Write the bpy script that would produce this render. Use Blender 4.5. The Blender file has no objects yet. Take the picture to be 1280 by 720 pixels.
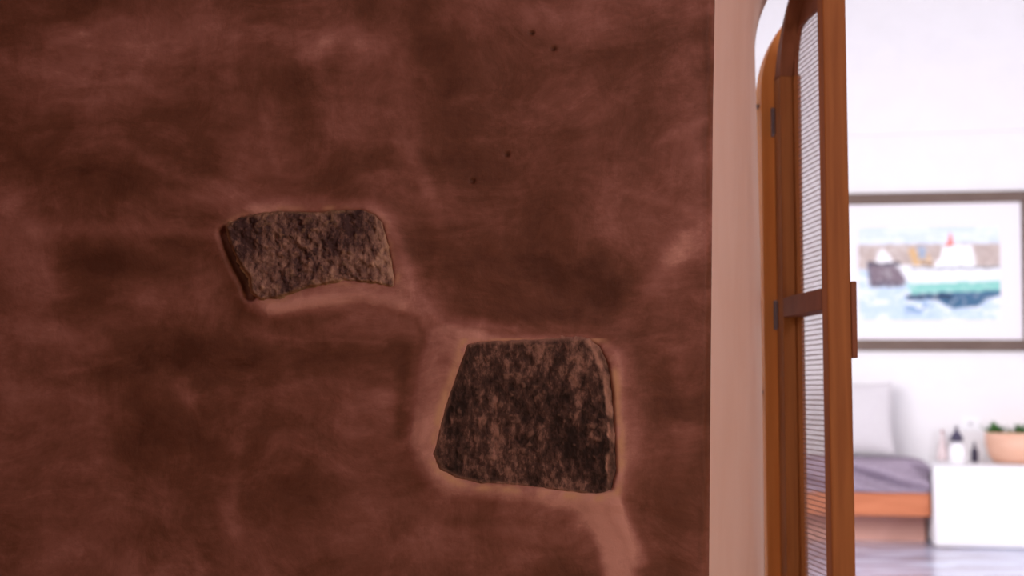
import bpy, bmesh, math, random
import numpy as np
from mathutils import Vector, Matrix
random.seed(7); np.random.seed(7)
C = bpy.context.scene.collection
S = bpy.context.scene

# ------------------------------------------------------------------ camera
F = 1750.0; PITCH = math.radians(4.25); EYE = 1.0
cam_d = bpy.data.cameras.new('camera'); cam = bpy.data.objects.new('camera', cam_d); C.objects.link(cam)
cam.location = (0, 0, EYE); cam.rotation_euler = (math.radians(90) + PITCH, 0, 0)
cam_d.sensor_width = 36; cam_d.lens = F / 1280 * 36
cam_d.clip_start = 0.05; cam_d.clip_end = 60
cam_d.dof.use_dof = True; cam_d.dof.focus_distance = 2.3; cam_d.dof.aperture_fstop = 3.4
S.camera = cam

# ------------------------------------------------------------------ world, lights, exposure
w = bpy.data.worlds.new('world'); S.world = w; w.use_nodes = True
w.node_tree.nodes['Background'].inputs[0].default_value = (0.62, 0.72, 0.95, 1)
w.node_tree.nodes['Background'].inputs[1].default_value = 1.0
S.view_settings.view_transform = 'Standard'; S.view_settings.look = 'None'
S.view_settings.exposure = 0.0; S.view_settings.gamma = 1; S.view_settings.use_curve_mapping = False

def area(name, loc, target, sx, sy, power, col):
    d = bpy.data.lights.new(name, 'AREA'); d.shape = 'RECTANGLE'; d.size = sx; d.size_y = sy
    d.energy = power; d.color = col
    o = bpy.data.objects.new(name, d); C.objects.link(o); o.location = loc
    o.rotation_euler = (Vector(target) - Vector(loc)).to_track_quat('-Z', 'Y').to_euler()
    return o
# daylight through the far room's windows
area('daylight_left_window', (0.35, 6.6, 1.6), (3.0, 8.6, 0.9), 2.0, 1.5, 90, (1.0, 0.965, 0.975))
area('daylight_right_window', (5.6, 5.2, 1.5), (2.0, 7.5, 1.3), 2.4, 1.9, 112, (1.0, 0.955, 0.98))
# near room: cool daylight from a high window on the right, a dim warm fill light added lower down
area('daylight_near_window', (2.3, -0.3, 2.35), (-0.2, 2.2, 1.8), 1.2, 0.7, 36, (1.0, 0.79, 0.95))
area('warm_low_fill', (2.2, 0.0, 0.55), (0.2, 2.4, 1.0), 0.8, 0.6, 15, (1.0, 0.70, 0.38))
area('near_room_rear_fill', (-0.1, -2.2, 1.8), (0.6, 3.0, 1.6), 0.9, 0.9, 15, (1.0, 0.78, 0.66))  # added fill behind the camera, brightens the door frame; no opening there

# ------------------------------------------------------------------ helpers
def ray(px, py):
    v = Vector(((px - 640) / F, (360 - py) / F, -1.0))
    return Matrix.Rotation(math.radians(90) + PITCH, 3, 'X') @ v
def at(px, py, Y):
    r = ray(px, py); t = Y / r.y
    return Vector((r.x * t, Y, EYE + r.z * t))
def hsh(ix, iy, s):
    n = (ix.astype(np.int64) * 374761393 + iy.astype(np.int64) * 668265263 + s * 1442695) & 0x7fffffff
    n = ((n ^ (n >> 13)) * 1274126177) & 0x7fffffff
    return ((n ^ (n >> 16)) & 0xffff) / 65535.0
def vnoise(x, y, s=0):
    x = np.asarray(x, float); y = np.asarray(y, float)
    ix = np.floor(x); iy = np.floor(y); fx = x - ix; fy = y - iy
    fx = fx * fx * (3 - 2 * fx); fy = fy * fy * (3 - 2 * fy)
    a = hsh(ix, iy, s); b = hsh(ix + 1, iy, s); c = hsh(ix, iy + 1, s); d = hsh(ix + 1, iy + 1, s)
    return (a * (1 - fx) + b * fx) * (1 - fy) + (c * (1 - fx) + d * fx) * fy
def fbm(x, y, o=4, s=0):
    t = 0; a = 0.5; n = 0
    for k in range(o):
        t = t + a * vnoise(x * 2**k, y * 2**k, s + k * 17); n += a; a *= 0.5
    return t / n
def sstep(a, b, x):
    t = np.clip((x - a) / (b - a), 0, 1); return t * t * (3 - 2 * t)
def mesh_np(name, verts, faces, mat, parent=None, smooth=True, attrs=None, colors=None):
    me = bpy.data.meshes.new(name)
    me.from_pydata([tuple(v) for v in verts], [], [tuple(int(i) for i in f) for f in faces])
    if smooth: me.polygons.foreach_set('use_smooth', [True] * len(me.polygons))
    if attrs:
        for k, a in attrs.items():
            at_ = me.attributes.new(k, 'FLOAT', 'POINT'); at_.data.foreach_set('value', np.asarray(a, float).ravel())
    if colors is not None:
        ca = me.attributes.new('paint', 'FLOAT_COLOR', 'POINT'); ca.data.foreach_set('color', np.asarray(colors, float).ravel())
    me.materials.append(mat); me.update()
    o = bpy.data.objects.new(name, me); C.objects.link(o)
    if parent: o.parent = parent
    return o
def obj(name, bm, mat, parent=None, smooth=False):
    me = bpy.data.meshes.new(name); bmesh.ops.recalc_face_normals(bm, faces=bm.faces)
    bm.to_mesh(me); bm.free(); me.materials.append(mat)
    if smooth: me.polygons.foreach_set('use_smooth', [True] * len(me.polygons))
    o = bpy.data.objects.new(name, me); C.objects.link(o)
    if parent: o.parent = parent
    return o
def grid_faces(nr, nc, close=False):
    f = []
    for i in range(nr - 1):
        for j in range(nc if close else nc - 1):
            k = (j + 1) % nc
            f.append((i * nc + j, i * nc + k, (i + 1) * nc + k, (i + 1) * nc + j))
    return f
def box(bm, lo, hi, bev=0.0, M=None, seg=2):
    r = bmesh.ops.create_cube(bm, size=1)
    vs = r['verts']; lo = Vector(lo); hi = Vector(hi)
    for v in vs: v.co = Vector((lo[i] + (v.co[i] + .5) * (hi[i] - lo[i]) for i in range(3)))
    if M is not None:
        for v in vs: v.co = M @ v.co
    if bev:
        es = list({e for v in vs for e in v.link_edges})
        bmesh.ops.bevel(bm, geom=es, offset=bev, segments=seg, affect='EDGES', profile=.5)
def lathe(bm, prof, n=32, M=None):
    rings = []
    for r, z in prof:
        rings.append([bm.verts.new((M @ Vector((r*math.cos(t*2*math.pi/n), r*math.sin(t*2*math.pi/n), z))) if M is not None
                      else Vector((r*math.cos(t*2*math.pi/n), r*math.sin(t*2*math.pi/n), z))) for t in range(n)])
    for a, b in zip(rings, rings[1:]):
        for j in range(n): bm.faces.new((a[j], a[(j+1) % n], b[(j+1) % n], b[j]))
    bm.faces.new(rings[0][::-1]); bm.faces.new(rings[-1])
def thing(name, label=None, cat=None, loc=(0,0,0), rotz=0, group=None, kind=None):
    o = bpy.data.objects.new(name, None); o.empty_display_size = .05; C.objects.link(o)
    o.location = loc; o.rotation_euler = (0, 0, rotz)
    return tag(o, label, cat, group, kind)
def tag(o, label=None, cat=None, group=None, kind=None):
    if label: o['label'] = label
    if cat: o['category'] = cat
    if group: o['group'] = group
    if kind: o['kind'] = kind
    return o
def struct(o): o['kind'] = 'structure'; return o

# ------------------------------------------------------------------ materials
def mat(name, col, rough=.8, spec=.3, bump=None, var=None, scale=(1,1,1), nscale=6, detail=6, metallic=0, coat=0):
    m = bpy.data.materials.new(name); m.use_nodes = True; nt = m.node_tree; N = nt.nodes; L = nt.links
    b = N['Principled BSDF']; b.inputs['Base Color'].default_value = (*col, 1)
    b.inputs['Roughness'].default_value = rough; b.inputs['Specular IOR Level'].default_value = spec
    b.inputs['Metallic'].default_value = metallic
    if coat: b.inputs['Coat Weight'].default_value = coat; b.inputs['Coat Roughness'].default_value = .2
    if var or bump:
        tc = N.new('ShaderNodeTexCoord'); mp = N.new('ShaderNodeMapping'); mp.inputs['Scale'].default_value = scale
        L.new(tc.outputs['Object'], mp.inputs[0])
        nz = N.new('ShaderNodeTexNoise'); nz.inputs['Scale'].default_value = nscale; nz.inputs['Detail'].default_value = detail
        nz.inputs['Distortion'].default_value = .4
        L.new(mp.outputs[0], nz.inputs[0])
        if var:
            r = N.new('ShaderNodeValToRGB'); r.color_ramp.elements[0].position = .3; r.color_ramp.elements[1].position = .7
            r.color_ramp.elements[0].color = (*var, 1); r.color_ramp.elements[1].color = (*col, 1)
            L.new(nz.outputs[0], r.inputs[0]); L.new(r.outputs[0], b.inputs['Base Color'])
        if bump:
            bp = N.new('ShaderNodeBump'); bp.inputs['Strength'].default_value = bump; bp.inputs['Distance'].default_value = .01
            L.new(nz.outputs[0], bp.inputs['Height']); L.new(bp.outputs[0], b.inputs['Normal'])
    return m

def wall_mat():
    m = bpy.data.materials.new('terracotta_plaster'); m.use_nodes = True; nt = m.node_tree; N = nt.nodes; L = nt.links
    b = N['Principled BSDF']; b.inputs['Roughness'].default_value = .62; b.inputs['Specular IOR Level'].default_value = .25
    tc = N.new('ShaderNodeTexCoord')
    src = [tc.outputs['Object']]
    def noise(scale, nsc, det, dist, rough=.6, rot=0):
        mp = N.new('ShaderNodeMapping'); mp.inputs['Scale'].default_value = scale; mp.inputs['Rotation'].default_value = (0, rot, 0)
        L.new(src[0], mp.inputs[0]); z = N.new('ShaderNodeTexNoise')
        z.inputs['Scale'].default_value = nsc; z.inputs['Detail'].default_value = det; z.inputs['Distortion'].default_value = dist
        z.inputs['Roughness'].default_value = rough
        L.new(mp.outputs[0], z.inputs[0]); return z.outputs[0]
    def math_(op, a, b_):
        n = N.new('ShaderNodeMath'); n.operation = op
        for i, v in enumerate((a, b_)):
            if isinstance(v, (int, float)): n.inputs[i].default_value = v
            else: L.new(v, n.inputs[i])
        return n.outputs[0]
    wz = N.new('ShaderNodeTexNoise'); wz.inputs['Scale'].default_value = 2.6; wz.inputs['Detail'].default_value = 3
    L.new(tc.outputs['Object'], wz.inputs[0])
    vs = N.new('ShaderNodeVectorMath'); vs.operation = 'MULTIPLY_ADD'
    vs.inputs[1].default_value = (.30, .30, .30); L.new(wz.outputs['Color'], vs.inputs[0]); L.new(tc.outputs['Object'], vs.inputs[2])
    src[0] = vs.outputs[0]
    big = noise((1, 1, 1.2), 3.0, 4, .2)
    st1 = noise((1.0, 1, 2.6), 5, 9, .25, .66, .25)
    st2 = noise((2.2, 1, 1.0), 6, 9, .2, .68, -.7)
    src[0] = tc.outputs['Object']
    fine = noise((1, 1, 1), 70, 6, .3, .7)
    at_ = N.new('ShaderNodeAttribute'); at_.attribute_name = 'pale'
    s = math_('ADD', math_('MULTIPLY', big, .55), math_('MULTIPLY', st1, .80))
    s = math_('ADD', s, math_('MULTIPLY', st2, .50)); s = math_('ADD', s, math_('MULTIPLY', fine, .16))
    scf = noise((1, 1, 1.7), 13, 8, .1, .75, .5)
    rs_ = N.new('ShaderNodeMapRange'); rs_.inputs[1].default_value = .50; rs_.inputs[2].default_value = .68; L.new(scf, rs_.inputs[0])
    s = math_('ADD', s, math_('MULTIPLY', rs_.outputs[0], math_('MULTIPLY', big, .22)))
    s = math_('SUBTRACT', s, .53)
    s = math_('ADD', s, math_('MULTIPLY', math_('SUBTRACT', at_.outputs['Fac'], .5), .85))
    r = N.new('ShaderNodeValToRGB'); e = r.color_ramp.elements
    e[0].position = .15; e[0].color = (.092, .030, .013, 1)
    e[1].position = .98; e[1].color = (.62, .33, .255, 1)
    for p, c in ((.38, (.160, .060, .032)), (.55, (.250, .100, .066)), (.72, (.355, .155, .116))):
        x = e.new(p); x.color = (*c, 1)
    al = N.new('ShaderNodeAttribute'); al.attribute_name = 'lime'
    mx = N.new('ShaderNodeMix'); mx.data_type = 'RGBA'; mx.inputs[7].default_value = (.62, .36, .20, 1)
    L.new(al.outputs['Fac'], mx.inputs[0]); L.new(s, r.inputs[0]); L.new(r.outputs[0], mx.inputs[6]); L.new(mx.outputs[2], b.inputs['Base Color'])
    bp = N.new('ShaderNodeBump'); bp.inputs['Strength'].default_value = .35; bp.inputs['Distance'].default_value = .006
    L.new(math_('ADD', math_('ADD', st1, st2), math_('MULTIPLY', fine, .3)), bp.inputs['Height']); L.new(bp.outputs[0], b.inputs['Normal'])
    return m

def stone_mat(name, dark, mid, light, ochre, nsc):
    m = bpy.data.materials.new(name); m.use_nodes = True; nt = m.node_tree; N = nt.nodes; L = nt.links
    b = N['Principled BSDF']; b.inputs['Roughness'].default_value = .9; b.inputs['Specular IOR Level'].default_value = .15
    tc = N.new('ShaderNodeTexCoord')
    mp = N.new('ShaderNodeMapping'); mp.inputs['Scale'].default_value = (1, 1, .5); L.new(tc.outputs['Object'], mp.inputs[0])
    z = N.new('ShaderNodeTexNoise'); z.inputs['Scale'].default_value = nsc; z.inputs['Detail'].default_value = 9
    z.inputs['Roughness'].default_value = .70; z.inputs['Distortion'].default_value = .15
    L.new(mp.outputs[0], z.inputs[0])
    z2 = N.new('ShaderNodeTexNoise'); z2.inputs['Scale'].default_value = 17; z2.inputs['Detail'].default_value = 3
    L.new(mp.outputs[0], z2.inputs[0])
    ad = N.new('ShaderNodeMath'); ad.operation = 'MULTIPLY_ADD'; ad.inputs[1].default_value = .65; L.new(z2.outputs[0], ad.inputs[0])
    sb = N.new('ShaderNodeMath'); sb.operation = 'SUBTRACT'; sb.inputs[1].default_value = .345; L.new(z.outputs[0], sb.inputs[0]); L.new(sb.outputs[0], ad.inputs[2])
    r = N.new('ShaderNodeValToRGB'); e = r.color_ramp.elements
    e[0].position = .36; e[0].color = (*dark, 1); e[1].position = .68; e[1].color = (*light, 1)
    x = e.new(.52); x.color = (*mid, 1)
    L.new(ad.outputs[0], r.inputs[0])
    a = N.new('ShaderNodeAttribute'); a.attribute_name = 'dust_lit'
    mx = N.new('ShaderNodeMix'); mx.data_type = 'RGBA'; mx.inputs[7].default_value = (*ochre, 1)
    L.new(a.outputs['Fac'], mx.inputs[0]); L.new(r.outputs[0], mx.inputs[6])
    L.new(mx.outputs[2], b.inputs['Base Color'])
    bp = N.new('ShaderNodeBump'); bp.inputs['Strength'].default_value = .8; bp.inputs['Distance'].default_value = .006
    L.new(z.outputs[0], bp.inputs['Height']); L.new(bp.outputs[0], b.inputs['Normal'])
    return m

M_wall = wall_mat()
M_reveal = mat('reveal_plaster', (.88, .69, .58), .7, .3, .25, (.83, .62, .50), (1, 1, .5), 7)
M_white = mat('white_plaster', (.86, .84, .85), .8, .2, .12, (.83, .81, .82), (1, 1, 1), 5)
M_near = mat('near_room_plaster', (.42, .22, .17), .8, .2, .1, (.34, .16, .12))
M_near_floor = mat('near_floor', (.30, .13, .07), .5, .4, .1, (.22, .09, .05))
M_wood = mat('door_wood', (.42, .175, .052), .6, .2, .1, (.31, .12, .036), (9, 9, .5), 7)
M_wood_dark = mat('door_head_wood', (.30, .12, .06), .6, .2, .1, (.22, .085, .042), (3, 9, 2), 7)
M_frame = mat('frame_wood', (.90, .43, .14), .6, .2, .1, (.82, .35, .10), (9, 9, .5), 6)
M_cane = mat('reed_mesh', (.46, .34, .33), .7, .2)
M_metal = mat('hinge_metal', (.22, .20, .24), .35, .5, metallic=.8)
M_bench = mat('bench_wood', (.62, .21, .095), .5, .35, .1, (.48, .145, .06), (1, 6, 8), 3)
M_plinth = mat('plinth_plaster', (.80, .46, .38), .8, .2, .1, (.72, .40, .32))
M_pframe = mat('picture_frame_wood', (.17, .115, .09), .5, .35, .2, (.12, .075, .06), (1, 4, 10), 6)
M_pillow = mat('pillow_linen', (.66, .63, .64), .9, .1, .3, (.62, .58, .60), (1, 1, 1), 60)
M_throw = mat('throw_cloth', (.38, .31, .38), .95, .1, .4, (.27, .215, .27), (1, 1, 1), 40)
M_wglaze = mat('white_bottle', (.86, .84, .86), .35, .5)
M_pinkb = mat('pale_bottle', (.80, .66, .66), .3, .5)
M_dark = mat('dark_plastic', (.045, .035, .075), .35, .5)
M_brownb = mat('brown_side', (.42, .22, .22), .4, .4)
M_bowl = mat('planter_clay', (.82, .50, .37), .7, .3, .2, (.74, .42, .29), (1, 1, 3), 5)
M_soil = mat('soil', (.06, .04, .03), .95, .1)
M_leaf = mat('leaf', (.06, .17, .04), .6, .3, None, None)
M_leaf2 = mat('leaf_pale', (.14, .27, .08), .6, .3)
M_plate = mat('switch_white', (.88, .88, .90), .4, .4)
M_grey = mat('switch_grey', (.50, .48, .50), .5, .3)

def floor_mat():
    m = bpy.data.materials.new('polished_cement'); m.use_nodes = True; nt = m.node_tree; N = nt.nodes; L = nt.links
    b = N['Principled BSDF']; b.inputs['Roughness'].default_value = .22; b.inputs['Specular IOR Level'].default_value = .6
    tc = N.new('ShaderNodeTexCoord'); mp = N.new('ShaderNodeMapping'); mp.inputs['Scale'].default_value = (.8, 2.2, 1)
    L.new(tc.outputs['Object'], mp.inputs[0]); z = N.new('ShaderNodeTexNoise'); z.inputs['Scale'].default_value = 2.0
    z.inputs['Detail'].default_value = 5; z.inputs['Distortion'].default_value = 1.0; L.new(mp.outputs[0], z.inputs[0])
    r = N.new('ShaderNodeValToRGB'); e = r.color_ramp.elements
    e[0].position = .36; e[0].color = (.30, .22, .24, 1); e[1].position = .62; e[1].color = (.62, .66, .82, 1)
    x = e.new(.48); x.color = (.44, .43, .56, 1)
    L.new(z.outputs[0], r.inputs[0]); L.new(r.outputs[0], b.inputs['Base Color']); return m
M_floor = floor_mat()

# ------------------------------------------------------------------ the thick plastered wall with the arched opening
YW = 2.2; YR = 3.05; XC = .99
ZTOP = 2.7
def edge_outer(z):      # left edge of the opening in the front face, slightly out of plumb
    return np.interp(z, [0, .71, 1.0, 1.2, 1.45, 1.62], [.300, .3065, .3120, .3160, .3205, .3255])
PZ_O = 1.62
def outline_outer(n=60):
    pts = [(float(edge_outer(z)), z) for z in np.linspace(0, PZ_O, 70)]
    a = XC - pts[-1][0]
    for t in np.linspace(0, math.pi, n)[1:-1]: pts.append((XC - a * math.cos(t), PZ_O + .66 * math.sin(t)))
    right = [(2 * XC - x, z) for x, z in pts[:70]][::-1]
    return pts + right
def outline_inner(n=60, off=0.0):
    zs = 1.75
    pts = []
    for z in np.linspace(0, zs, 70):
        x = np.interp(z, [0, 1.3, 1.55, 1.75], [.5435, .5435, .5400, .5375]); pts.append((float(x) - off, z))
    a = XC - pts[-1][0]
    for t in np.linspace(0, math.pi, n)[1:-1]: pts.append((XC - a * math.cos(t), zs + (.33 + off) * math.sin(t)))
    right = [(2 * XC - x, z) for x, z in pts[:70]][::-1]
    return pts + right

def px2w(px, py):
    p = at(px, py, YW); return (p.x, p.z)
SMALL = [(281,283),(300,269),(350,262),(400,263),(452,259),(470,265),(482,278),(490,310),(497,345),(495,363),(470,357),(430,354),(390,362),(345,376),(325,377),(313,367),(311,348),(298,330),(288,308)]
BIG = [(582,428),(600,424),(650,423),(690,421),(735,420),(752,430),(765,455),(770,490),(773,540),(775,590),(768,616),(745,621),(700,616),(640,609),(600,607),(570,600),(548,588),(539,568),(545,545),(553,510),(565,475)]
SMALLw = np.array([px2w(*p) for p in SMALL]); BIGw = np.array([px2w(*p) for p in BIG])
PXW = YW / F      # metres per photo pixel on the wall plane
def poly_sd(P, x, z):
    d = np.full(x.shape, 9.0); ins = np.zeros(x.shape, bool); n = len(P)
    for i in range(n):
        ax, az = P[i]; bx, bz = P[(i + 1) % n]
        vx, vz = bx - ax, bz - az; t = np.clip(((x - ax) * vx + (z - az) * vz) / (vx * vx + vz * vz), 0, 1)
        d = np.minimum(d, np.hypot(x - ax - t * vx, z - az - t * vz))
        c = ((az > z) != (bz > z)) & (x < (bx - ax) * (z - az) / (bz - az + 1e-12) + ax); ins ^= c
    return np.where(ins, -d, d)
def line_d(pts, x, z):
    d = np.full(x.shape, 9.0); W = [px2w(*p) for p in pts]
    for (ax, az), (bx, bz) in zip(W, W[1:]):
        vx, vz = bx - ax, bz - az; t = np.clip(((x - ax) * vx + (z - az) * vz) / (vx * vx + vz * vz), 0, 1)
        d = np.minimum(d, np.hypot(x - ax - t * vx, z - az - t * vz))
    return d / PXW       # in photo pixels
# trowelled ridges and paler sweeps: (points, half width, paleness, relief in m)
STROKES = [
 ([(340,386),(400,374),(450,370),(500,384)], 8, .18, .003),
 ([(752,632),(765,660),(772,690),(778,730)], 22, .62, .006),
 ([(770,640),(790,668),(802,700)], 10, .35, .003),
 ([(775,430),(790,500),(790,560)], 16, .22, .001),
 ([(780,400),(820,350),(850,300)], 16, .22, .001),
 ([(815,430),(850,425),(882,418)], 16, .16, .001),
 ([(835,320),(880,300)], 18, .16, .001),
 ([(500,170),(520,200),(535,240)], 9, .13, .002),
 ([(200,240),(290,252)], 10, .12, .001),
 ([(40,290),(150,288),(270,294)], 11, .16, .001),
 ([(5,260),(35,300),(60,350)], 28, .18, .001),
 ([(0,420),(60,420),(140,440)], 14, .12, 0),
 ([(10,480),(80,500),(160,520)], 16, .10, 0),
 ([(225,480),(240,498)], 12, .26, .001),
 ([(385,65),(430,40),(465,62)], 20, .26, .0012),
 ([(0,120),(120,60),(260,40)], 40, .14, 0),
 ([(560,20),(600,5)], 26, .22, 0),
 ([(420,130),(450,180),(455,220)], 22, .10, 0),
 ([(640,20),(740,15)], 24, .12, 0),
 ([(280,640),(290,665)], 14, .14, .001),
 ([(420,560),(440,620),(450,690)], 40, .10, 0),
 ([(690,120),(740,150)], 26, .14, 0),
 ([(860,80),(870,200)], 26, .14, 0),
 ([(560,660),(640,700)], 40, .12, 0),
 ([(150,180),(210,215),(290,240)], 9, .10, .001),
 ([(330,150),(345,215)], 7, .07, .001),
 ([(60,60),(150,20)], 6, .12, 0),
 ([(545,350),(552,300),(530,230)], 9, .08, .001),
 ([(820,180),(880,150)], 8, .14, 0),
 ([(780,240),(860,262)], 7, .12, .001),
 ([(250,330),(120,300)], 10, .08, 0),
 ([(180,440),(60,470)], 5, .12, 0),
 ([(330,420),(480,430)], 3, .10, 0),
 ([(300,560),(285,640),(300,690)], 13, .10, .001),
 ([(840,440),(860,520),(850,600)], 14, .10, 0),
 # darker plaster tones
 ([(560,330),(640,350),(740,330),(770,380)], 34, -.26, 0),
 ([(560,380),(640,398),(720,395)], 12, -.20, 0),
 ([(570,100),(590,160),(600,220)], 46, -.18, 0),
 ([(640,110),(700,130)], 30, -.10, 0),
 ([(380,100),(380,160)], 34, -.20, 0),
 ([(60,230),(200,225),(250,200)], 30, -.16, 0),
 ([(90,330),(180,330),(250,310)], 26, -.20, 0),
 ([(150,440),(260,440),(330,440),(480,440)], 34, -.22, -.001),
 ([(200,560),(340,620),(380,600)], 60, -.22, 0),
 ([(505,440),(500,540)], 10, -.22, -.001),
 ([(300,392),(340,402),(420,396)], 10, -.16, 0),
 ([(180,680),(300,700)], 40, -.10, 0),
 ([(560,650),(700,655)], 10, -.18, 0),
 ([(840,620),(850,690)], 28, -.14, 0),
 ([(885,20),(885,350),(880,700)], 6, -.14, 0),
 ([(700,60),(800,60),(830,30)], 34, -.10, 0),
 ([(530,430),(520,400),(500,395)], 5, -.12, -.001),
]
COLL_B = [(560,404),(536,412),(524,450),(516,520),(513,565),(524,598),(556,620),(640,630),(740,640),(785,640),(782,560),(780,480),(776,440),(762,428),(735,419),(650,421),(610,417)]
COLL_S = [(300,262),(330,250),(400,246),(470,250),(494,272),(512,320),(522,368),(560,396),(645,406),(645,416),(560,416),(500,400),(450,382),(380,390),(335,398),(308,384),(300,368),(330,330),(330,285)]
def wall_fields(x, z):
    dS = poly_sd(SMALLw, x, z); dB = poly_sd(BIGw, x, z)
    wx = (fbm(x * 9, z * 9, 3, 5) - .5) * 10; 
    xs = x + wx * PXW; zs = z + (fbm(x * 9 + 40, z * 9, 3, 9) - .5) * 10 * PXW
    h = (fbm(x * 2.2 + 10, z * 2.2, 3, 1) - .5) * .022 + (fbm(x * 9, z * 14, 4, 2) - .5) * .006
    pale = .5 + (fbm(x * 4.5 + 3, z * 6, 4, 3) - .5) * .30
    for pts, wd, pa, re in STROKES:
        d = line_d(pts, xs, zs); g = np.exp(-(d / wd) ** 2 * 1.1)
        g2 = 1 - sstep(wd * .55, wd * 1.35, d)
        if abs(pa) > .3 or re > .0015: g = .45 * g + .55 * g2
        md = .45 + 1.1 * fbm(x * 14 + pts[0][0], z * 14, 3, 60)
        pale = pale + pa * g * md; h = h + re * g * .45
    for Pp, sA, sB, pa in ((COLL_B, -7, 5, .34), (COLL_S, -9, 7, .20)):
        q = poly_sd(np.array([px2w(*p) for p in Pp]), xs, zs) / PXW
        rs = 1 + 3 * sstep(px2w(770, 0)[0], px2w(790, 0)[0], x) * (pa > .3)
        m = 1 - sstep(sA * rs, sB * rs, q)
        md = .55 + .9 * fbm(x * 20, z * 16, 4, 61)
        pale = pale + pa * m * md; h = h + .0035 * (1 - sstep(-14, 4, q))
    for sd, amp, wd in ((dS, .006, .018), (dB, .008, .026)):
        h = h + .5 * amp * np.exp(-((sd - .012) / wd) ** 2) * (sd > -.03)
        pale = pale + .10 * np.exp(-((sd - .004) / (wd * .8)) ** 2)
        h = h - .020 * (1 - sstep(-.012, -.003, sd))
    dp = line_d([(281,292),(288,312),(297,334),(308,352),(312,368)], x, z)
    h = h - .024 * (1 - sstep(4, 11, dp))
    # few small pits
    for px, py in ((664, 41), (691, 61), (633, 193), (590, 226)):
        d = line_d([(px, py), (px + 1.5, py)], x, z); h = h - .006 * np.exp(-(d / 2.2) ** 2); pale = pale - .5 * np.exp(-(d / 2.4) ** 2)
    lim = np.exp(-((dB - .002) / .0065) ** 2) * np.clip((fbm(x * 45, z * 45, 3, 51) - .34) * 3.2, 0, 1) * .95 * (z < px2w(0, 422)[1])
    lim = np.maximum(lim, np.exp(-((dS - .001) / .004) ** 2) * np.clip((fbm(x * 45, z * 45, 3, 52) - .45) * 3, 0, 1) * .5)
    return h, np.clip(pale, 0, 1.3), lim

# front face, left of the opening and above it to the crown
zr = np.concatenate([np.linspace(0, .66, 30)[:-1], np.linspace(.66, 1.66, 330), np.linspace(1.66, 2.279, 90)[1:], [2.2801, 2.45, ZTOP]])
u = np.concatenate([np.linspace(0, .33, 40)[:-1], np.linspace(.33, 1, 470)])
def right_end(z):
    z = np.asarray(z, float)
    a = XC - float(edge_outer(PZ_O))
    s = np.clip((z - PZ_O) / .66, 0, 1); arch = XC - a * np.sqrt(1 - s * s)
    return np.where(z <= PZ_O, edge_outer(z), arch)
XL = -1.6
xe = right_end(zr)
X = XL + (xe[:, None] - XL) * u[None, :]; Z = np.repeat(zr[:, None], len(u), 1)
H, P, LM = wall_fields(X, Z)
dist = xe[:, None] - X
ero = .006 * (1 - sstep(0, .012, dist + (fbm(X * 30, Z * 30, 3, 8) - .5) * .008))   # worn, slightly rounded arris
Hh = H * sstep(0, .05, dist) - ero
V = np.stack([X, YW - Hh, Z], -1).reshape(-1, 3)
wall_front = struct(mesh_np('wall_front', V, grid_faces(len(zr), len(u)), M_wall, attrs={'pale': P, 'lime': LM}))
# right of the opening
zr2 = np.concatenate([np.linspace(0, 2.279, 80), [2.2801, 2.45, ZTOP]]); u2 = np.linspace(0, 1, 12)
xe2 = 2 * XC - right_end(zr2); X2 = xe2[:, None] + (2.6 - xe2[:, None]) * u2[None, :]; Z2 = np.repeat(zr2[:, None], 12, 1)
V2 = np.stack([X2, np.full(X2.shape, YW), Z2], -1).reshape(-1, 3)
wr = struct(mesh_np('wall_front_right', V2, grid_faces(len(zr2), 12), M_wall, attrs={'pale': np.full(X2.shape, .5)}))

# splayed reveal: loft from the front outline to the inner outline, rounded at the inner lip
oo = outline_outer(); ii = outline_inner(); ib = outline_inner(off=.05)
ks = list(np.linspace(0, 1, 26))
rows = []
for k in ks:
    e = k
    row = []
    for (x0, z0), (x1, z1) in zip(oo, ii):
        bow = .022 * math.sin(min(1, k) * math.pi) ** 1.0 * (k ** 2)
        x = x0 + (x1 - x0) * e; z = z0 + (z1 - z0) * e
        sgn = 1 if x1 < XC else -1
        f = math.sin(k * math.pi * .5) * .35 + e * .65 if k > 0 else 0
        x = x0 + (x1 - x0) * f; zz = z0 + (z1 - z0) * f
        y = YW + .006 + (YR - YW - .006) * k
        n = (float(fbm(np.array(y * 5), np.array(zz * 4), 3, 21)) - .5) * .012 * math.sin(k * math.pi)
        row.append((x + sgn * n, y, zz))
    rows.append(row)
rows.append([(x, YR + .03, z) for x, z in outline_inner(off=.006)])
rows.append([(x, YR + .045, z) for x, z in ib])
rows.append([(x, 3.30, z) for x, z in ib])
V = [p for r in rows for p in r]
struct(mesh_np('wall_reveal', V, grid_faces(len(rows), len(oo)), M_reveal))
# face of the same wall towards the far room
bmw = bmesh.new()
top = []
for i, (x, z) in enumerate(ib):
    if i < 70: q = (-1.6, z)
    elif i >= len(ib) - 70: q = (5.2, z)
    else:
        t = (i - 70) / (len(ib) - 141); q = (-1.6 + 6.8 * t, 3.9)
    top.append(q)
va = [bmw.verts.new((x, 3.30, z)) for x, z in ib]; vb = [bmw.verts.new((x, 3.30, z)) for x, z in top]
for i in range(len(ib) - 1):
    try: bmw.faces.new((va[i], va[i+1], vb[i+1], vb[i]))
    except ValueError: pass
vc = [bmw.verts.new(c) for c in ((-1.6, 3.30, 3.0), (5.2, 3.30, 3.0))]
bmw.faces.new((va[69], vb[70], vb[69])) if False else None
struct(obj('wall_partition', bmw, M_white))

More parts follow.
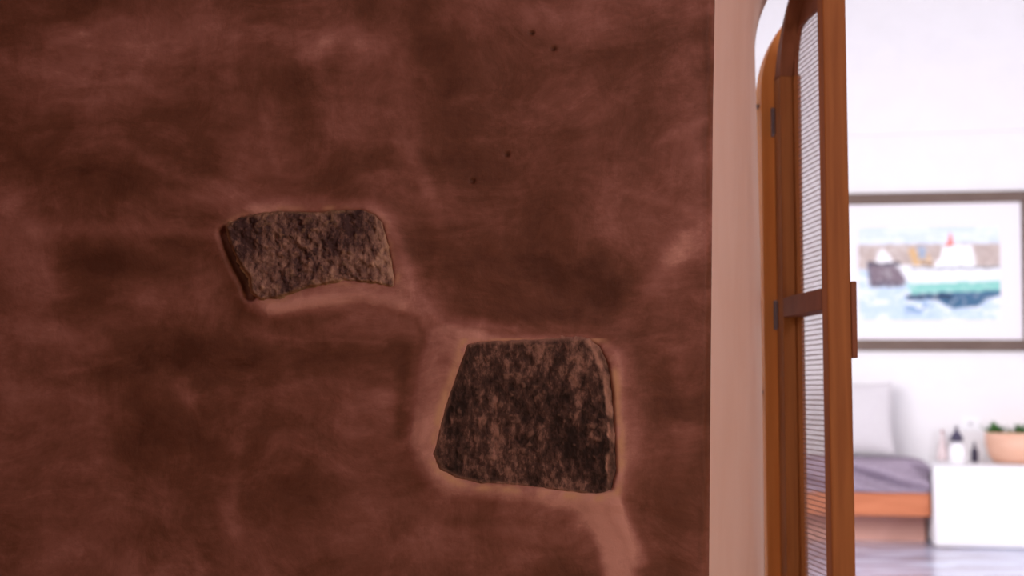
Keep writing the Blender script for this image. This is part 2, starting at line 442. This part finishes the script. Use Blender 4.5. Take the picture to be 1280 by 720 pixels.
# ------------------------------------------------------------------ the two stones set in the plaster
def stone(name, Pw, mat_, label, proud, seed, amp, facet=None):
    N = 300; R = 90
    seg = np.roll(Pw, -1, 0) - Pw; L = np.hypot(seg[:, 0], seg[:, 1]); cum = np.concatenate([[0], np.cumsum(L)])
    t = np.linspace(0, cum[-1], N, endpoint=False)
    Pc = np.vstack([Pw, Pw[:1]]); bx = np.interp(t, cum, Pc[:, 0]); bz = np.interp(t, cum, Pc[:, 1])
    for _ in range(3): bx = (np.roll(bx, 1) + bx + np.roll(bx, -1)) / 3; bz = (np.roll(bz, 1) + bz + np.roll(bz, -1)) / 3
    cx, cz = bx.mean(), bz.mean()
    jit = 1 + (fbm(bx * 60, bz * 60, 3, seed) - .5) * .05 + (fbm(bx * 220, bz * 220, 3, seed + 1) - .5) * .045
    bx = cx + (bx - cx) * jit; bz = cz + (bz - cz) * jit
    rr = np.linspace(0.0005, 1, R) ** .8
    Xs = cx + (bx - cx)[None] * rr[:, None]; Zs = cz + (bz - cz)[None] * rr[:, None]
    sd = -poly_sd(Pw, Xs, Zs)                     # distance inwards
    n1 = fbm(Xs * 28, Zs * 28, 4, seed) - .5; n2 = fbm(Xs * 110, Zs * 110, 3, seed + 3) - .5
    Hs = proud + n1 * amp + n2 * amp * .9
    Hs = Hs - (proud - .002) * (1 - sstep(0, .007, sd)) 
    dust_lit = np.clip(1 - sstep(.000, .004 + .012 * (n1 + .5), sd), 0, 1) * .7
    dust_lit = np.maximum(dust_lit, sstep(.18, .34, n2 + n1 * .5) * .25)
    if facet:
        a, b = [np.array(facet[0])], None
        fx = np.interp(Zs, [px2w(0, f[1])[1] for f in facet][::-1], [px2w(f[0], f[1])[0] for f in facet][::-1])
        fx = fx + (fbm(Xs * 60, Zs * 60, 3, 90) - .5) * .014
        over = np.clip((Xs - fx) / .016, 0, 1.4)
        Hs = Hs - over * (proud * .75); dust_lit = np.maximum(dust_lit, sstep(.0, .25, over) * np.clip(.15 + 2.6 * (fbm(Xs * 90, Zs * 45, 4, 77) - .32), .1, 1))  # right facet: its lit brightness painted in as pale colour, mixed with dust
    V = np.stack([Xs, YW - Hs, Zs], -1).reshape(-1, 3).tolist(); D = dust_lit.ravel().tolist()
    for k in range(N): V.append((float(bx[k]), YW + .03, float(bz[k]))); D.append(.3)
    f = grid_faces(R + 1, N, True); f.append(tuple(range(N)))
    o = mesh_np(name, V, f, mat_, wall_front, attrs={'dust_lit': D}); o['label'] = label; return o
M_st1 = stone_mat('rough_stone', (.08, .046, .042), (.27, .16, .12), (.52, .34, .24), (.55, .35, .18), 85)
M_st2 = stone_mat('dark_stone', (.032, .021, .017), (.10, .057, .044), (.36, .205, .15), (.58, .34, .24), 85)
s1 = stone('stone', SMALLw, M_st1, 'smaller rough mottled stone, upper left, notched lower corner', .012, 11, .014)
s2 = stone('stone', BIGw, M_st2, 'larger dark four-sided stone with a pale broken right edge', .008, 31, .006,
      facet=[(722,415),(738,436),(748,460),(755,500),(757,560),(756,600),(753,625)])

# ------------------------------------------------------------------ near room shell
def slab(name, lo, hi, m):
    bm = bmesh.new(); box(bm, lo, hi); return struct(obj(name, bm, m))
slab('floor_near', (-1.6, -2.4, -.1), (2.6, 3.3, 0), M_near_floor)
slab('wall_left', (-1.7, -2.4, 0), (-1.6, 3.3, ZTOP), M_near)
slab('wall_right', (2.6, -2.4, 0), (2.7, 3.3, ZTOP), M_near)
slab('wall_rear', (-1.7, -2.5, 0), (2.7, -2.4, ZTOP), M_near)
slab('ceiling', (-1.7, -2.5, ZTOP), (2.7, 3.29, ZTOP + .1), M_near)

# ------------------------------------------------------------------ timber frame in the opening (trim_1)
YF = 3.2
def frame_pts(a, h, zs, n=40):
    p = [(XC - a, z) for z in np.linspace(0, zs, 12)]
    for t in np.linspace(0, math.pi, n)[1:-1]: p.append((XC - a * math.cos(t), zs + h * math.sin(t)))
    p += [(XC + a, z) for z in np.linspace(zs, 0, 12)]
    return p
def arch_ring(bm, outer, inner, y0, y1, M=None):
    T = (lambda v: M @ Vector(v)) if M is not None else (lambda v: v)
    rings = [[bm.verts.new(T((x, y, z))) for x, z in pts] for pts, y in ((outer, y0), (outer, y1), (inner, y1), (inner, y0))]
    for a in range(4):
        r0, r1 = rings[a], rings[(a + 1) % 4]
        for j in range(len(r0) - 1): bm.faces.new((r0[j], r0[j+1], r1[j+1], r1[j]))
    bm.faces.new([r[0] for r in rings]); bm.faces.new([r[-1] for r in rings][::-1])
trim = thing('trim_1', kind='structure')
tag(trim, 'orange-brown timber frame lining the arched opening')
aF = XC - .5765
bm = bmesh.new(); arch_ring(bm, frame_pts(aF, .33, 1.69), frame_pts(aF - .034, .30, 1.69), YF, YF + .07)
obj('frame', bm, M_frame, trim)
for z in (.3, 1.0, 1.665):
    for s in (-1, 1):
        bm = bmesh.new(); xa = XC + s * aF; box(bm, (min(xa, xa + s * .092), YF + .02, z - .003), (max(xa, xa + s * .092), YF + .05, z + .003))
        obj('anchor_strap', bm, M_metal, trim)

# ------------------------------------------------------------------ open door leaf (door_1)
SL = .384; T = .048
pn = at(1035, 400, 2.8); d = Vector((-.0766, 1, 0)).normalized(); WL = SL * math.hypot(.0766, 1)
# local frame: u along leaf from the hinge (0) to the meeting edge (WL), v through the thickness (0 = visible face)
hinge = Vector((pn.x, 2.8, 0)) + d * WL
Mx = Matrix(((-d.x, d.y, 0, hinge.x), (-d.y, -d.x, 0, hinge.y), (0, 0, 1, 0), (0, 0, 0, 1)))
leaf = thing('door_1', kind='structure'); leaf['label'] = 'open arched wooden door leaf filled with fine reed mesh'
leaf.matrix_world = Mx
ZS = 1.66; HS = .27; Z0 = .012; SW = .054; SN = .040
def outer_z(uu): return ZS + HS * math.sqrt(max(0, 1 - ((WL - uu) / WL) ** 2))
bm = bmesh.new(); box(bm, (0, 0, Z0), (SW, T, 1.715), .002); obj('stile', bm, M_wood, leaf)
bm = bmesh.new(); box(bm, (WL - SN, 0, Z0), (WL, T, 1.90), .003); obj('stile', bm, M_wood, leaf)
for z0, z1 in ((1.167, 1.211), (Z0, .16), (.50, .545)):
    bm = bmesh.new(); box(bm, (SW, .0, z0), (WL - SN, T, z1), .002); obj('rail', bm, M_wood_dark if z0 > 1 else M_wood, leaf)
# arched head: outer curve to the opening, inner curve with its own spring
bm = bmesh.new()
n = 26; fr = []; 
us = [0 + (WL) * (1 - math.cos(t)) for t in np.linspace(0, math.pi / 2, n)]
outer = [(uu, outer_z(uu)) for uu in us]
ai = WL - SW
inner = [(WL - ai * math.cos(t), 1.70 + .235 * math.sin(t)) for t in np.linspace(0, math.pi / 2, n)]
outer = [(0, 1.7151)] + [(a, max(b, 1.7151)) for a, b in outer if b > 1.716]
def resamp(p, m):
    p = np.array(p); L = np.concatenate([[0], np.cumsum(np.hypot(*np.diff(p, axis=0).T))]); t = np.linspace(0, L[-1], m)
    return list(zip(np.interp(t, L, p[:, 0]), np.interp(t, L, p[:, 1])))
outer = [(a, max(b, 0)) for a, b in outer]
inner = [(SW, 1.7151)] + [(a, b) for a, b in inner if b > 1.717]
outer = [(a, b + .03 * (a / WL) ** 2) for a, b in outer]
outer = resamp(outer, 30); inner = resamp(inner, 30)
arch_ring(bm, outer, inner, 0, T - .006)
obj('arched_head', bm, M_wood_dark, leaf)
# recessed moulding strips that hold the mesh
bm = bmesh.new(); box(bm, (SW, .030, .16), (SW + .008, T - .002, 1.167)); box(bm, (SW, .030, 1.211), (SW + .008, T - .002, 1.715))
obj('bead', bm, M_wood, leaf)
bm = bmesh.new()
lowc = resamp([(SW + .008, 1.7155), (SW + .010, 1.755), (.080, 1.795), (.102, 1.815), (.15, 1.819), (WL - SN, 1.819)], 30)
upc = resamp([(SW - .004, 1.7155)] + [(a - .004, b + .004) for a, b in inner if a < WL - SN] + [(WL - SN, 1.936)], 30)
arch_ring(bm, upc, lowc, .031, T - .007); obj('bead', bm, M_wood_dark, leaf)
# latch block on the far side of the meeting stile
bm = bmesh.new(); box(bm, (WL - .045, T, 1.068), (WL + .001, T + .012, 1.222), .002); obj('latch_case', bm, M_wood_dark, leaf)
# reed mesh: fine horizontal reeds bound by thin upright threads
def reed_panel(z0, z1, top_fn=None):
    bm = bmesh.new(); vv = T - .0085
    def rod(a, b, r, k=5):
        a = Vector(a); b = Vector(b); ax = (b - a).normalized(); p = ax.orthogonal().normalized(); q = ax.cross(p)
        ra = [bm.verts.new(a + (p * math.cos(i*2*math.pi/k) + q * math.sin(i*2*math.pi/k)) * r) for i in range(k)]
        rb = [bm.verts.new(b + (p * math.cos(i*2*math.pi/k) + q * math.sin(i*2*math.pi/k)) * r) for i in range(k)]
        for i in range(k): bm.faces.new((ra[i], ra[(i+1) % k], rb[(i+1) % k], rb[i]))
    z = z0 + .006
    while z < z1:
        u0 = SW
        if z > ZS: u0 = max(SW, WL * (1 - math.sqrt(max(0, 1 - ((z - ZS) / HS) ** 2))) + .02)
        if u0 < WL - SN: rod((u0, vv, z), (WL - SN, vv, z + random.uniform(-.0006, .0006)), .0011)
        z += .0108
    uu = SW + .008
    while uu < WL - SN:
        rod((uu, vv + .001, z0), (uu, vv + .001, min(z1, outer_z(uu) - .02)), .0006, 4)
        uu += .008
    o = obj('reed_mesh', bm, M_cane, leaf, True); o['kind'] = 'stuff'; return o
reed_panel(1.211, 1.818); reed_panel(.545, 1.167); reed_panel(.16, .50)
# hinges
for k, z in enumerate((.35, 1.175, 1.62)):
    bm = bmesh.new(); lathe(bm, [(.0, -.034), (.006, -.033), (.006, .033), (.0, .034)], 14, Matrix.Translation((-.006, .0, z)))
    box(bm, (-.004, -.002, z - .03), (.012, .001, z + .03))
    obj('hinge', bm, M_metal, leaf, False)

# ------------------------------------------------------------------ the far room
AL = math.radians(11.7)
wallP = at(1170, 500, 9.9); Rm = Matrix.Translation((wallP.x, wallP.y, 0)) @ Matrix.Rotation(-AL, 4, 'Z')
RmI = Rm.inverted()
def onback(px, py, off=0.0):
    """point of the photo ray on the plane `off` metres in front of the far wall, in room coordinates"""
    o = RmI @ Vector((0, 0, EYE)); dd = RmI.to_3x3() @ ray(px, py); t = (-off - o.y) / dd.y
    return o + dd * t
def rbox(name, lo, hi, m, bev=0, parent=None, seg=2):
    bm = bmesh.new(); box(bm, lo, hi, bev, Rm if parent is None else None, seg); return obj(name, bm, m, parent, False)
ceil_z = (onback(1170, 167)).z
struct(rbox('wall_back', (-3.3, 0, 0), (4.0, .12, 3.9), M_white))
struct(rbox('trim_2', (-3.3, -.018, ceil_z), (4.0, -.0005, 3.9), M_white, .006))
ceil_z = 3.9
slab('floor', (-.3, 3.3, -.1), (7.0, 11.2, 0), M_floor)
slab('ceiling_far', (-.6, 3.3, ceil_z), (7.2, 11.4, ceil_z + .1), M_white)
# left side wall of the far room with its window opening
lx0, lx1 = .05, .15
for k, (y0, y1, z0, z1) in enumerate(((3.3, 5.5, 0, 9), (7.7, 11, 0, 9), (5.5, 7.7, 0, .8), (5.5, 7.7, 2.4, 9))):
    slab('wall_far_left' if k == 0 else 'wall_far_left', (lx0, y0, z0), (lx1, y1, min(z1, ceil_z)), M_white)
for k, (y0, y1, z0, z1) in enumerate(((3.3, 3.9, 0, 9), (6.5, 11, 0, 9), (3.9, 6.5, 0, .5), (3.9, 6.5, 2.5, 9))):
    slab('wall_far_right', (5.8, y0, z0), (5.9, y1, min(z1, ceil_z)), M_white)
def window(name, x, y0, y1, z0, z1):
    t = thing(name, kind='structure')
    for a in ((y0, z0, y0 + .05, z1), (y1 - .05, z0, y1, z1), (y0 + .05, z0, y1 - .05, z0 + .05), (y0 + .05, z1 - .05, y1 - .05, z1),
              ((y0 + y1) / 2 - .02, z0 + .05, (y0 + y1) / 2 + .02, z1 - .05)):
        bm = bmesh.new(); box(bm, (x, a[0], a[1]), (x + .05, a[2], a[3])); obj('window_frame', bm, M_white, t)
window('window_1', lx0 + .02, 5.5, 7.7, .8, 2.4)
window('window_2', 5.82, 3.9, 6.5, .5, 2.5)

# ---- white masonry counter
c0 = onback(1166, 686, .95); CH = 1 + 0
# front face plane: choose offset so that the base sits on the floor
def floor_off(px, py):
    r = ray(px, py); t = -EYE / r.z; p = RmI @ Vector((r.x * t, r.y * t, 0)); return p
fc = floor_off(1168, 685); OFF = -fc.y
CTOP = onback(1200, 583, OFF).z
cx0 = fc.x
cnt = rbox('masonry_counter', (cx0, -OFF, 0), (1.9, -.001, CTOP), M_white, .03, None, 4)
tag(cnt, 'low white plastered counter against the far wall, right of the bench', 'counter')

# ---- bench: painted plinth, wooden box; mattress cover on it
BX0 = -1.55; BX1 = cx0 - .012
bfo = OFF - .06
bz1 = onback(1110, 616, bfo).z; bz0 = onback(1110, 645, bfo).z
bench = thing('wooden_bench', 'long orange-brown wooden bench under the grey mattress, left of the white counter', 'bench', (wallP.x, wallP.y, 0), -AL)
rbox('seat_box', (BX0, -bfo, bz0), (BX1, -.002, bz1), M_bench, .006, bench)
rbox('plinth', (BX0, -bfo + .30, 0), (BX1 - .01, -.004, bz0), M_plinth, .004, bench)
# mattress with rumpled cover
mt = CTOP + .022
nu, nv = 150, 60
prof = []  # front underside -> front -> top -> back
rr = .05
y_f = -(bfo + .012); y_b = -.02
for k in range(nv):
    s = k / (nv - 1)
    if s < .4: prof.append((y_f, bz1 + .003 + (mt - rr - bz1) * s / .4))
    elif s < .6:
        a = (s - .4) / .2 * math.pi / 2; prof.append((y_f + rr - rr * math.cos(a), mt - rr + rr * math.sin(a)))
    else: prof.append((y_f + rr + (y_b - y_f - rr) * (s - .6) / .4, mt))
V = []; xa, xb = BX0 + .01, BX1 + .005
for i in range(nu):
    t = i / (nu - 1); x = xa + (xb - xa) * t
    e = min(1, (xb - x) / .10); pinch = math.sqrt(max(0, 1 - (1 - e) ** 2))
    for k, (y, z) in enumerate(prof):
        s = k / (nv - 1)
        q = (x * 6.5 + z * 20); fold = .016 * math.sin(q * 1.9 + 2 * float(vnoise(x * 3, z * 5, 3))) + .010 * (float(vnoise(x * 11, z * 13 + y * 9, 4)) - .5)
        w_ = math.sin(min(1, s / .62) * math.pi) ** .7 if s < .62 else .1
        zz = z if k == 0 else bz1 + .003 + (z - bz1 - .003) * (.80 + .20 * pinch) + (.012 * float(vnoise(x * 6, y * 8, 8)) if s > .6 else 0)
        V.append((x, y - fold * w_ * 3.2 + (1 - pinch) * .03 * (1 if s < .6 else 0), zz))
me_f = grid_faces(nu, nv)
matt = mesh_np('mattress', V, me_f + [tuple(range((nu - 1) * nv, nu * nv))], M_throw)
matt.matrix_world = Rm
tag(matt, 'crumpled dark grey cloth-covered mattress lying on the wooden bench', 'mattress')

# ---- cushion leaning on the far wall
def pillow(w_, h_, th):
    n = 40; V = []; Fc = []
    for side in (1, -1):
        for i in range(n):
            for j in range(n):
                a = i / (n - 1) * 2 - 1; b = j / (n - 1) * 2 - 1
                f = (max(0, 1 - a * a) * max(0, 1 - b * b)) ** .42
                x = a * w_ / 2 * (1 - .07 * (1 - b * b) ) ; z = b * h_ / 2 * (1 - .07 * (1 - a * a))
                V.append((x, side * (th / 2 * f + .003), z + h_ / 2))
    g = grid_faces(n, n); Fc = g + [tuple(x + n * n for x in q[::-1]) for q in g]
    m = n * n
    bl = [i * n for i in range(n)] + [(n-1) * n + j for j in range(1, n)] + [i * n + n - 1 for i in range(n - 2, -1, -1)] + [j for j in range(n - 2, 0, -1)]
    for a, b in zip(bl, bl[1:] + bl[:1]): Fc.append((b, a, a + m, b + m))
    return V, Fc
ptop = onback(1115, 489, .22); pbr = onback(1119, 566, .38)
PH = .515; PWd = .47
V, Fc = pillow(PWd, PH, .16)
pil = mesh_np('cushion', V, Fc, M_pillow)
pil.matrix_world = Rm @ Matrix.Translation((pbr.x - PWd / 2 , -.33, mt + .03)) @ Matrix.Rotation(math.radians(-16), 4, 'X')
tag(pil, 'pale grey linen cushion leaning on the far wall above the mattress', 'cushion')

# ---- framed boat picture
po = thing('framed_picture', 'dark wood framed watercolour of harbour boats on the white far wall', 'picture')
FD = .035
A = onback(1161, 339, FD); po.matrix_world = Rm @ Matrix.Translation((A.x, 0, A.z)) @ Matrix.Rotation(math.radians(.5), 4, 'Y')
k = (onback(1200, 339, FD).x - onback(1160, 339, FD).x) / 40; kz = (onback(1161, 300, FD).z - onback(1161, 340, FD).z) / 40
ow, oh = 130 * k, 99 * kz; iw, ih = 116 * k, 85 * kz
for a in ((-ow, ih, ow, oh), (-ow, -oh, ow, -ih), (-ow, -ih, -iw, ih), (iw, -ih, ow, ih)):
    bm = bmesh.new(); box(bm, (a[0], -FD, a[1]), (a[2], -.002, a[3]), .004); obj('frame_bar', bm, M_pframe, po)
M_mat = mat('mat_board', (.84, .80, .83), .8, .2)
bm = bmesh.new(); box(bm, (-iw, -.022, -ih), (iw, -.004, ih)); obj('mat_board', bm, M_mat, po)
nx_, nz_ = 200, 132
gx, gy = np.meshgrid(np.linspace(1072, 1250, nx_), np.linspace(283, 400, nz_))
wob = (fbm(gx / 9, gy / 9, 3, 2) - .5) * 5
X_, Y_ = gx + wob, gy + (fbm(gx / 8 + 9, gy / 8, 3, 4) - .5) * 4
img = np.zeros(gx.shape + (3,)); 
def lin(c): c = np.array(c) / 255.; return np.where(c <= .04045, c / 12.92, ((c + .055) / 1.055) ** 2.4)
img[:] = lin((222, 232, 243))
def lay(mask, col, al=1.0):
    global img
    m_ = np.clip(mask, 0, 1)[..., None] * al; img = img * (1 - m_) + lin(col) * m_
def rc(x0, y0, x1, y1, s=2.0): return sstep(x0 - s, x0 + s, X_) * (1 - sstep(x1 - s, x1 + s, X_)) * sstep(y0 - s, y0 + s, Y_) * (1 - sstep(y1 - s, y1 + s, Y_))
def pol(P, s=2.0):
    return 1 - sstep(-s, s, poly_sd(np.array(P, float), X_, Y_))
lay(fbm(gx / 22, gy / 7, 3, 6) > .52, (200, 216, 234), .6)
lay(rc(1060, 305, 1262, 336, 3), (196, 178, 168), .95)
lay(rc(1060, 305, 1262, 336, 3) * (fbm(gx / 8, gy / 6, 3, 16) > .5), (178, 158, 150), .5)
lay(sstep(334, 340, Y_), (196, 216, 236))
lay((Y_ > 345) * sstep(.5, .6, fbm(gx / 16, gy / 6, 3, 26)), (232, 238, 246), .9)
lay(pol([(1094,328),(1098,316),(1104,309),(1110,315),(1117,328)]), (246, 244, 246))
lay(pol([(1083,328),(1125,329),(1133,353),(1127,358),(1089,358),(1086,345)]), (128, 112, 122))
lay(rc(1083, 327, 1125, 331, 1.2), (70, 62, 80)); lay(rc(1086, 352, 1130, 358, 2), (92, 86, 104), .8)
lay(rc(1084, 330, 1088, 352, 1.5), (70, 70, 100), .7)
lay(pol([(1136,314),(1142,308),(1150,318),(1160,316),(1168,333),(1144,335)]), (214, 176, 128)); lay(rc(1149, 308, 1158, 324, 2), (150, 170, 196), .9)
lay(rc(1152, 327, 1166, 332, 1.5), (120, 84, 70), .8)
lay(pol([(1120,331),(1250,336),(1262,340),(1262,353),(1136,356),(1130,345)]), (240, 240, 244))
lay(pol([(1166,334),(1176,322),(1180,308),(1216,307),(1220,334)]), (250, 250, 252))
lay(rc(1138, 334, 1262, 336.5, 1.3), (84, 100, 116), .9)
lay(pol([(1183,308),(1185,300),(1188,290),(1191,300),(1192,308)], 1.3), (232, 104, 84))
lay(pol([(1133,354),(1262,351),(1262,365),(1140,367)]), (140, 206, 194))
lay(pol([(1131,367),(1262,363),(1262,368),(1235,373),(1222,383),(1190,386),(1170,374),(1133,374)]), (40, 92, 128), .95)
lay(rc(1134, 368, 1190, 373, 1.5), (24, 44, 78), .9); lay(rc(1130, 374, 1165, 392, 5) * (fbm(gx / 7, gy / 4, 3, 36) > .5), (110, 150, 190), .8)
lay((fbm(gx / 5, gy / 5, 2, 46) > .62), (255, 255, 255), .15)
zz = -(gy - 339) * kz; xx = (gx - 1161) * k
V = np.stack([xx, np.full(gx.shape, -.0235), zz], -1).reshape(-1, 3)
cols = np.concatenate([img.reshape(-1, 3), np.ones((nx_ * nz_, 1))], 1)
M_paint = bpy.data.materials.new('watercolour'); M_paint.use_nodes = True
nt = M_paint.node_tree; a_ = nt.nodes.new('ShaderNodeAttribute'); a_.attribute_name = 'paint'
nt.links.new(a_.outputs['Color'], nt.nodes['Principled BSDF'].inputs['Base Color']); nt.nodes['Principled BSDF'].inputs['Roughness'].default_value = .7
pr = mesh_np('watercolour_print', V, grid_faces(nz_, nx_), M_paint, po, colors=cols)
pr['label'] = 'painted harbour with a white and green boat and a smaller dark one'

# ---- small things on the counter
def oncounter(px, py):
    r = RmI.to_3x3() @ ray(px, py); o = RmI @ Vector((0, 0, EYE)); t = (CTOP - o.z) / r.z; return o + r * t
def place(px, py): p = oncounter(px, py); p.y = min(p.y, -.06); return Rm @ p
mpp = 9.5 / F
# white pump bottle
p = place(1196.5, 580)
b1 = thing('pump_bottle', 'white bottle with a dark purple cap, middle of the three bottles', 'bottle', p, -AL)
bm = bmesh.new(); lathe(bm, [(.050,0),(.056,.006),(.057,.075),(.050,.11),(.034,.135),(.030,.15)], 32); obj('body', bm, M_wglaze, b1, True)
bm = bmesh.new(); lathe(bm, [(.042,.148),(.042,.178),(.030,.20),(.014,.215),(.010,.25),(.006,.252)], 24); obj('cap', bm, M_dark, b1, True)
p = place(1218.5, 578)
b2 = thing('dropper_bottle', 'small dark bottle with a thin neck, right of the white pump bottle', 'bottle', p, -AL)
bm = bmesh.new(); lathe(bm, [(.022,0),(.025,.004),(.025,.075),(.014,.095),(.010,.10)], 24); obj('body', bm, M_dark, b2, True)
bm = bmesh.new(); lathe(bm, [(.010,.10),(.009,.13),(.004,.137)], 16); obj('dropper', bm, M_dark, b2, True)
p = place(1177, 575)
b3 = thing('glass_bottle', 'pale pinkish tapered bottle, leftmost of the three bottles', 'bottle', p, -AL)
bm = bmesh.new(); lathe(bm, [(.036,0),(.040,.006),(.037,.05),(.022,.12),(.012,.165),(.010,.195)], 28); obj('body', bm, M_pinkb, b3, True)
bm = bmesh.new(); lathe(bm, [(.012,.193),(.012,.208),(.006,.212)], 16); obj('stopper', bm, M_brownb, b3, True)
# planter and its plants
pc = oncounter(1284, 578); PR = .26
p = Rm @ Vector((onback(1283, 560, .30).x, -.30, CTOP))
pl = thing('planter_bowl', 'round terracotta planter bowl of small green plants at the right edge', 'planter', p, -AL)
bm = bmesh.new(); lathe(bm, [(.19,0),(.215,.008),(.245,.05),(.262,.12),(.265,.195),(.262,.205),(.250,.205),(.245,.18)], 48); obj('bowl', bm, M_bowl, pl, True)
bm = bmesh.new(); lathe(bm, [(.10,.17),(.249,.178)], 40); obj('soil', bm, M_soil, pl, True)
rnd = random.Random(5)
def plant(x, y, n, hgt, spread, label, m):
    t = thing('small_plant', label, 'plant', Rm @ (RmI @ pl.location + Vector((x, y, .17))), -AL, 'plants in the planter bowl')
    V = []; Fc = []
    for i in range(n):
        a = i * 2.399 + rnd.uniform(-.2, .2); r0 = rnd.uniform(.0, .02); tilt = rnd.uniform(.1, 1.0) * spread; ln = hgt * rnd.uniform(.7, 1.1) / max(.5, math.cos(min(1.2, tilt)))**.5
        dx = Vector((math.cos(a), math.sin(a), 0)); sd = Vector((-dx.y, dx.x, 0)); b = len(V); st = 5; wd = hgt * .17
        for s in range(st + 1):
            q = s / st; ang = tilt * (1 + .5 * q); c = dx * (r0 + ln * q * math.sin(ang)) + Vector((0, 0, ln * q * math.cos(ang)))
            ww = wd * math.sin(math.pi * (q * .86 + .1)); V += [c - sd * ww, c + Vector((0, 0, -ww * .35)), c + sd * ww]
        for s in range(st): o_ = b + s * 3; Fc += [(o_, o_+1, o_+4, o_+3), (o_+1, o_+2, o_+5, o_+4)]
    mesh_np('leaves', V, Fc, m, t)
plant(-.205, -.04, 30, .105, .8, 'dark green rosette plant at the left rim of the planter bowl', M_leaf)
plant(-.125, -.03, 20, .065, 1.3, 'low spreading pale green plant between the two dark rosettes', M_leaf2)
plant(-.045, -.05, 36, .10, 1.0, 'dark green rosette plant nearer the middle of the planter bowl', M_leaf)
plant(.10, -.0, 24, .09, 1.0, 'pale green plant on the far right side of the planter bowl', M_leaf2)
# wall socket
sp = onback(1213, 530, .01)
sw = thing('wall_socket', 'white socket plate on the far wall above the bottles', 'socket', Rm @ Vector((sp.x, 0, sp.z)), -AL)
bm = bmesh.new(); box(bm, (-.068, -.012, -.05), (.068, -.001, .05), .004); obj('plate', bm, M_plate, sw)
bm = bmesh.new(); lathe(bm, [(.014, 0), (.014, .004)], 20, Matrix.Translation((0, -.010, 0)) @ Matrix.Rotation(math.radians(90), 4, 'X')); obj('socket_hole', bm, M_grey, sw)
